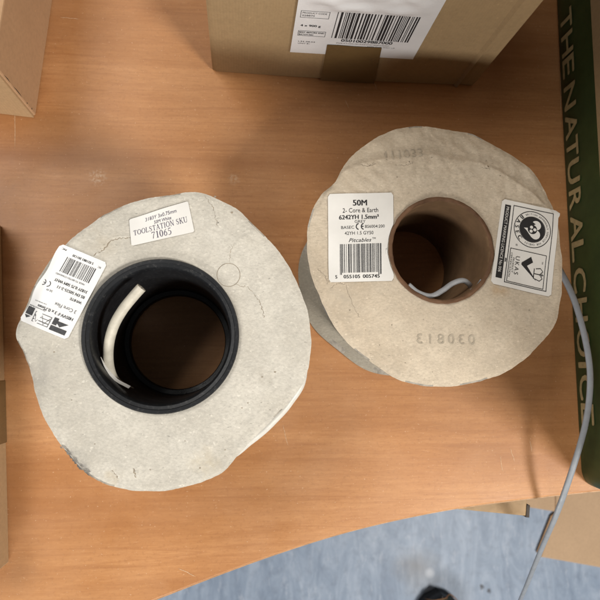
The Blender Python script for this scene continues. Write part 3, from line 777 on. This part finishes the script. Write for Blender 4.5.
# sheet rows run along the reading direction; cut back rows that would enter the tube
def zsheet():
    v_ = []; f_ = []; nx, ny = 34, 30
    for i in range(nx+1):
        x = L.w*i/nx; y0, y1 = 0.0, L.h
        dx_ = min(x, L.w-x)
        if dx_ < 2.5:
            ins = 2.5-math.sqrt(max(0, 2.5**2-(2.5-dx_)**2)); y0 += ins; y1 -= ins
        while y0 < y1-2 and (L.at(x, y0, 0)-cR).to_2d().length < .0384: y0 += .15
        if x < 7: y1 += 1.6*math.sin(PI*min(1, x/7))
        for j in range(ny+1): v_.append(L.at(x, y0+(y1-y0)*j/ny, .00014))
    for i in range(nx):
        for j in range(ny):
            a = i*(ny+1)+j; f_.append((a, a+ny+1, a+ny+2, a+1))
    return mesh('approval_sticker', v_, f_, PAPER2, reel2, True)
sh = zsheet()
# ink that falls inside the tube mouth is gone with the paper
for k in list(L.parts):
    mb_ = L.parts[k]; keep = [i for i, fc in enumerate(mb_.f) if all((mb_.v[a]-cR).to_2d().length > .0386 for a in fc)]
    mb_.f = [mb_.f[i] for i in keep]; mb_.m = [0]*len(keep)
L.finish(sh, {Pn: INK, 'black_band': INK, 'band_text': PAPER2, 'emblem': INK, 'emblem_white': PAPER2, 'emblem_core': INK, 'emblem_white_core': PAPER2})

# ------------------------------------------------------------------ cardboard boxes
def carton(root, A, B, depth, height, mat, bulge=0.0, crease=None):
    """Carton standing on the desk: A, B = ends of the visible base edge (left, right seen from its front), depth away from the viewer."""
    ex = B-A; wd = ex.length; ex.normalize(); ey = Vector((-ex.y, ex.x, 0))
    return ex, ey, wd
UP = Vector((0, 0, 1))
# box at the back with the white delivery label
A, B = P(212.5, 72.5), P(473.5, 87); A.z = B.z = .0006
bx = thing('cardboard_box', ((A.x+B.x)/2, (A.y+B.y)/2, 0), 'brown cardboard box with large white barcode label and tape behind the reels', 'cardboard box')
ex = (B-A).normalized(); ey = Vector((-ex.y, ex.x, 0)); W = (B-A).length; HB = .24; DB = .20
nf = -ey
# front panel as a gently creased sheet near its right edge
sx = [0, .004, W*.25, W*.5, W*.75, W-.019, W-.0165, W-.014, W-.002, W]
oy = [.0016, 0, -.0008, -.0012, -.0006, 0, -.0028, .0008, .0002, .0022]
v = []; f = []
for s_, o_ in zip(sx, oy):
    for z in (0, .003, HB): v.append(A+ex*s_+ey*(o_+(.001 if z == 0 else 0))+UP*z)
k = len(sx)
v += [A+ey*DB+UP*0, A+ey*DB+UP*.003, A+ey*DB+UP*HB, B+ey*DB, B+ey*DB+UP*.003, B+ey*DB+UP*HB]
for i in range(k-1):
    for j in (0, 1): f.append((i*3+j, (i+1)*3+j, (i+1)*3+j+1, i*3+j+1))
bl, br = k*3, k*3+3
for j in (0, 1):
    f += [((k-1)*3+j, br+j, br+j+1, (k-1)*3+j+1), (br+j, bl+j, bl+j+1, br+j+1), (bl+j, j, j+1, bl+j+1)]
f.append(tuple([i*3+2 for i in range(k)]+[br+2, bl+2])); f.append(tuple([bl, br]+[i*3 for i in range(k-1, -1, -1)]))
body = mesh('box_body', v, f, KRAFT, bx, 30)
mesh('top_flap', *boxv(A+UP*(HB+.0005)+ex*.001+ey*.001, ex*(W-.002), ey*(DB/2-.003), UP*.003), KRAFT, bx)
mesh('top_flap', *boxv(A+UP*(HB+.0005)+ex*.001+ey*(DB/2+.001), ex*(W-.002), ey*(DB/2-.003), UP*.003), KRAFT, bx)
def st(px, py):
    p = onplane(px, py, A, nf); return (p-A).dot(ex), p.z
s0, t0 = st(290, 49.5); s1, t1 = st(417.5, 48)
def wp(s_, t_, o_=.0024): return A+ex*s_+UP*t_+nf*o_
s2, _ = st(283.5, 0); s3, _ = st(427, 0)
top_t = t0+.105
L = Label([wp(s0, top_t), wp(s1, top_t), wp(s1, t0), wp(s0, t0)], (s1-s0)*1000, 105, None, nf)
LW = (s1-s0)*1000
def lu(px, py): s_, t_ = st(px, py); return (s_-s0)*1000, (t_-t0)*1000
x0, y0 = lu(331, 35); x1, y1 = lu(414, 12.5); x1b, _ = lu(412, 33)
L.bars('barcode', x0, y0, x1b, y0+34, 44, 100, False)
L.text(Pn, (x0+x1b)/2-2, y0-4.4, 3.8, '05010029887000', 'c', .02, (x1b-x0)*.66)
L.text(Pn, x0+5, y0-7.4, 1.3, 'STORE IN A COOL DRY PLACE AWAY FROM SUNLIGHT', 'l', 0, 42); L.text(Pn, x0+30, y0-10, 1.2, 'KEEP THIS WAY UP', 'l', 0, 22)
xa, ya = lu(292, 13)
L.frame(Pn, 3.2, ya-1, 24, ya+7.5, .35); L.text(Pn, 4.5, ya+4, 1.9, 'PRODUCT CODE', 'l', 0, 17.5); L.text(Pn, 4.5, ya+.8, 1.9, '028870', 'l', 0, 9)
xb, yb = lu(292, 21.5); L.text(Pn, 4.5, yb-1.5, 2.6, '4 x 900 g', 'l', .012, 15)
xc, yc = lu(292, 30); L.frame(Pn, 3.6, yc-3, 24.5, yc+4.0, .35); L.text(Pn, 4.4, yc+1, 1.8, 'BEST BEFORE END', 'l', .03, 19); L.text(Pn, 4.4, yc-2, 1.8, 'BATCH NO', 'l', .03, 11)
xd, yd = lu(292, 38.5); L.text(Pn, 5, yd, 1.6, 'L34 08:52', 'l', 0, 13); L.text(Pn, 5, yd-2.8, 1.6, 'UNIT B1', 'l', 0, 9)
# the label is a loose film pouch wrinkled towards its top
v = []; f = []; nx, ny = 40, 36
for j in range(ny+1):
    for i in range(nx+1):
        x, y = LW*i/nx, 105*j/ny
        wr = .0022*smooth(24, 60, y)*smooth(0, 25, x)*smooth(LW, LW-20, x)*(.6+noise.noise(Vector((x*.09, y*.12, 4))))
        v.append(L.at(x, y, .0001+max(0, wr)*smooth(y0+33, y0+40, y)))
for j in range(ny):
    for i in range(nx):
        a = j*(nx+1)+i; f.append((a, a+1, a+nx+2, a+nx+1))
sh = mesh('delivery_label', v, f, FILM, bx, True)
L.finish(sh, {Pn: INKFADE, 'barcode': INK})
ta, tb = st(320.5, 77), st(374, 80.5); tc, td = st(327, 41.5), st(383, 41.5)
v = []
for j in range(9):
    u = j/8
    for i in range(5):
        s_ = (ta[0]*(1-u)+tc[0]*u)*(1-i/4)+(tb[0]*(1-u)+td[0]*u)*(i/4)
        v.append(wp(s_, .0015+(tc[1]-.0015)*u+.0003*math.sin(i*2.1), .0030))
mesh('packing_tape', v, [(j*5+i, j*5+i+1, j*5+i+6, j*5+i+5) for j in range(8) for i in range(4)], TAPE, bx)

# box at the upper left corner
A = P(36, 116.5); A.z = .0006; sd = P(53, 0)-A; sd.z = 0; sd.normalize(); sl = Vector((-sd.y, sd.x, 0))
b2 = thing('cardboard_box', (A.x, A.y, 0), 'reddish brown cardboard box with scuffed torn corner, nearest the back left of the desk', 'cardboard box')
HB2 = .086
bo = mesh('box_body', *boxv(A, sd*.22, sl*.2, UP*HB2), KRAFT3, b2); bevel(bo, .0014, 2)
mesh('front_panel', *boxv(A+sl*.0012-sd*.0016+UP*.0004, sd*.0014, sl*.19, UP*(HB2-.001)), KRAFT2, b2, label='paler front panel of the box')
mb = MB()
for z, dz, d_ in ((.010, .0016, .0012), (.0205, .0022, .0010), (.0335, .018, .0007), (.057, .012, .0006)):     # splits along the cut corner
    v_ = []
    for k in range(7):
        u = k/6; p = A+UP*(z+dz*u)-sl*.0003+sd*.0012; ww = d_*(.15+math.sin(PI*u))*random.uniform(.6, 1.2); v_ += [p, p+sd*ww]
    mb.add(v_, [(2*k, 2*k+1, 2*k+3, 2*k+2) for k in range(6)])
mb.build('torn_edge', DARKM, b2)
# low taped box at the left edge of the photo
A, B = P(9.5, 562), P(2.5, 262); A.z = B.z = .0006; ex = (B-A).normalized(); ey = Vector((-ex.y, ex.x, 0)); W3 = (B-A).length+.03
b3 = thing('cardboard_box', (A.x, A.y, 0), 'low pale brown cardboard box with a brown tape band, left of the larger reel', 'cardboard box')
bo = mesh('box_body', *boxv(A, ex*W3, ey*.16, UP*.035), KRAFT2, b3); bevel(bo, .0012, 2)
p1, p2 = (onplane(4, 443, A, ey)-A).dot(ex), (onplane(3, 381, A, ey)-A).dot(ex)
mb = MB(); tk = .0004
mb.add(*boxv(A+ex*p1-ey*tk*1.6+UP*.0006, ex*(p2-p1), ey*tk, UP*.0350)); mb.add(*boxv(A+ex*p1-ey*tk*1.6+UP*.0357, ex*(p2-p1), ey*.1605, UP*tk))
mb.build('packing_tape', TAPE, b3)

# long low green printed box on the right
A = P(581, 487); A.z = .0006; e1 = P(556.5, 0)-A; e1.z = 0; e1.normalize(); e2 = Vector((e1.y, -e1.x, 0))      # e1 = away, e2 = right
gb = thing('printed_box', (A.x, A.y, 0), 'tall kraft box with dark green base band and gold capital lettering, right of the reels', 'printed box')
HG = .053; R = .013; LG = .62
out = [A+e1*LG]
for k in range(13):
    out.append(A+e1*(LG-.04)*(1-k/12)+e1*(R if k == 12 else .0)+e2*-.0016*math.sin(PI*k/12)*(1 if k < 12 else 0))
for k in range(1, 9):
    a = PI/2*k/8; out.append(A+e1*(R-R*math.sin(a))+e2*(R-R*math.cos(a)))
out += [A+e2*.24, A+e2*.24+e1*LG]
n = len(out); v = []
HT = .39; lv = [(0, .0022), (.002, .0004), (.012, 0), (.035, -.0004), (HG-.002, 0), (HG, 0), (HG+.004, 0), (HT-.002, 0), (HT, .0016)]
cen = A+e1*LG/2+e2*.12
for z, ins in lv:
    for p in out:
        dd = (cen-p).normalized(); v.append(p+dd*ins+UP*z)
f = [(j*n+i, j*n+(i+1) % n, (j+1)*n+(i+1) % n, (j+1)*n+i) for j in range(len(lv)-1) for i in range(n)]
f.append(tuple(range(n-1, -1, -1))); f.append(tuple(range((len(lv)-1)*n, len(lv)*n)))
f = [tuple(reversed(q)) for q in f]
gbody = mesh('box_body', v, f, [GREEN, KRAFT], gb, 40, [0]*(5*n)+[1]*(3*n)+[0, 1])
mesh('lid_flap', *boxv(A+UP*(HT+.0005)+e1*.016+e2*.004, e1*(LG-.03), e2*.116, UP*.003), KRAFT, gb)
mesh('lid_flap', *boxv(A+UP*(HT+.0005)+e1*.016+e2*.1215, e1*(LG-.03), e2*.115, UP*.003), KRAFT, gb)
mb = MB()
LET = list(zip('THENATURALCHOICE', (13, 37, 60, 91, 121, 143, 168, 196, 225, 249, 279, 309, 342, 365, 388, 415)))
for ch, y in LET:
    px = 575.5+(y-15)*.046
    s_ = (onplane(px, y, A, -e2)-A).dot(e1)
    vv, ff = text2d(ch); xm = (min(p[0] for p in vv)+max(p[0] for p in vv))/2; wd = max(p[0] for p in vv)-min(p[0] for p in vv)
    tgt = {'I': .004, 'O': .0235, 'N': .021, 'U': .020, 'H': .019, 'C': .0205, 'A': .021}.get(ch, .0165)
    k = s_/(LG-.04); bow = -.0016*math.sin(PI*min(1, max(0, 1-k)))
    for q_, (a_, b_) in enumerate(((0, 0), (.0006, .0003), (-.0006, -.0003), (.0003, -.0004))):      # heavier strokes
        mb.add([A+e1*(s_+a_-(p[0]-xm)/wd*tgt)+UP*(.0085+b_+p[1]/.72*.0185)-e2*(.0009-bow+.00006*q_) for p in vv], ff)
mb.build('lettering', GOLD, gb)
# ------------------------------------------------------------------ on the floor
ZF = -.741
fc_pts = [(541, 557), (600, 567.5), (720, 588), (760, 470), (556, 440), (556, 513)]
fc = thing('flattened_carton', tuple(P(600, 530, -.75)), 'flattened tan cardboard carton on the grey floor under the desk edge', 'carton')
tp_ = [P(x, y, ZF) for x, y in fc_pts]; n = len(tp_)
v = tp_+[Vector((p.x, p.y, -.749)) for p in tp_]
bo = mesh('carton_body', v, [tuple(range(n)), tuple(range(2*n-1, n-1, -1))]+[(i, i+n, (i+1) % n+n, (i+1) % n) for i in range(n)], KRAFT4, fc); bevel(bo, .002, 2)
tp_ = [P(x, y, ZF-.003) for x, y in ((555, 511.5), (524, 506.5), (520, 440), (555, 440))]; n = 4
v = tp_+[p-UP*.004 for p in tp_]
mesh('carton_flap', v, [tuple(range(n)), tuple(range(2*n-1, n-1, -1))]+[(i, i+n, (i+1) % n+n, (i+1) % n) for i in range(n)], KRAFT4, fc)
tp_ = [P(x, y, ZF-.002) for x, y in ((555, 513), (551, 516), (537, 552), (541, 557))]; n = 4
v = tp_+[p-UP*.004 for p in tp_]
mesh('carton_flap', v, [tuple(range(n)), tuple(range(2*n-1, n-1, -1))]+[(i, i+n, (i+1) % n+n, (i+1) % n) for i in range(n)], KRAFT3, fc)

# shoe whose toe shows at the bottom of the photo
SX = P(444, 600, -.70); toe_y = P(444, 594, -.715).y
shoe = thing('shoe', (SX.x, toe_y-.14, -.75), 'black shoe on the grey floor with tan seams and a dark green toe patch', 'shoe')
def shoe_w(u):   # half width along the length, 0 = toe
    return .052*math.sqrt(max(0, min(1, u*5.5)))*(1-.28*smooth(.25, .6, u)+.10*smooth(.6, .85, u))*math.sqrt(max(0, min(1, (1-u)*7)))+.0005
def shoe_h(u): return .028+.030*smooth(.0, .22, u)+.045*smooth(.25, .62, u)
SL = .29
def shoe_loft(z_lo, hf, wf, rings=30, seg=20, power=2.4):
    v = []; f = []
    for i in range(rings+1):
        u = i/rings; hw = shoe_w(u)*wf; hh = hf(u)
        for k in range(seg+1):
            a = PI*k/seg; cx_ = math.cos(a); sy_ = math.sin(a)
            x = hw*math.copysign(abs(cx_)**(2/power), cx_); z = z_lo+hh*abs(sy_)**(2/power)
            v.append((SX.x+x, toe_y-u*SL, z))
    for i in range(rings):
        for k in range(seg): f.append((i*(seg+1)+k, i*(seg+1)+k+1, (i+1)*(seg+1)+k+1, (i+1)*(seg+1)+k))
        f.append((i*(seg+1), (i+1)*(seg+1), (i+1)*(seg+1)+seg, i*(seg+1)+seg))
    return v, f
SHB = m_plain('black_leather', (.012, .012, .013), .5, .4, 90, .2)
mesh('sole', *shoe_loft(-.749, lambda u: .026, 1.08, power=5), m_plain('rubber_sole', (.02, .02, .021), .8), shoe, True)
up_ = mesh('upper', *shoe_loft(-.735, shoe_h, .97), SHB, shoe, True)
def on_upper(x, u, off=.0012):
    hw = shoe_w(u)*.97; c_ = max(-1, min(1, x/hw)); ca = math.copysign(abs(c_)**1.2, c_); sa = math.sqrt(max(0, 1-ca*ca))
    return Vector((SX.x+x, toe_y-u*SL, -.735+shoe_h(u)*sa**(2/2.4)+off))
mb = MB()
for pts in (((-.028, .05), (-.018, .035), (-.006, .022), (.006, .016), (.012, .014)), ((-.004, .10), (.000, .06), (.006, .035), (.012, .014)), ((.012, .014), (.026, .03), (.040, .08), (.044, .16))):
    mb.add(*sweep(crom([on_upper(x, u) for x, u in pts], 5), .0010, 8))
mb.build('seam', m_plain('tan_stitching', (.32, .16, .07), .7), up_, True)
v = []; f = []
for i in range(9):
    for j in range(9):
        u = .022+.11*i/8; xa_, xb_ = -.002+.004*(i/8), .024+.014*(i/8); v.append(on_upper(xa_+(xb_-xa_)*j/8, u, .0008))
for i in range(8):
    for j in range(8): f.append((i*9+j, i*9+j+1, (i+1)*9+j+1, (i+1)*9+j))
mesh('toe_patch', v, f, m_plain('green_suede', (.02, .036, .030), .8), up_, True)
mb = MB()
for k in range(5):
    u = .36+.06*k; mb.add(*sweep(crom([on_upper(-.024, u, .002), on_upper(0, u+.015, .005), on_upper(.024, u, .002)], 5), .0025, 8))
mb.build('laces', m_plain('lace_cord', (.03, .03, .03), .8), shoe, True)
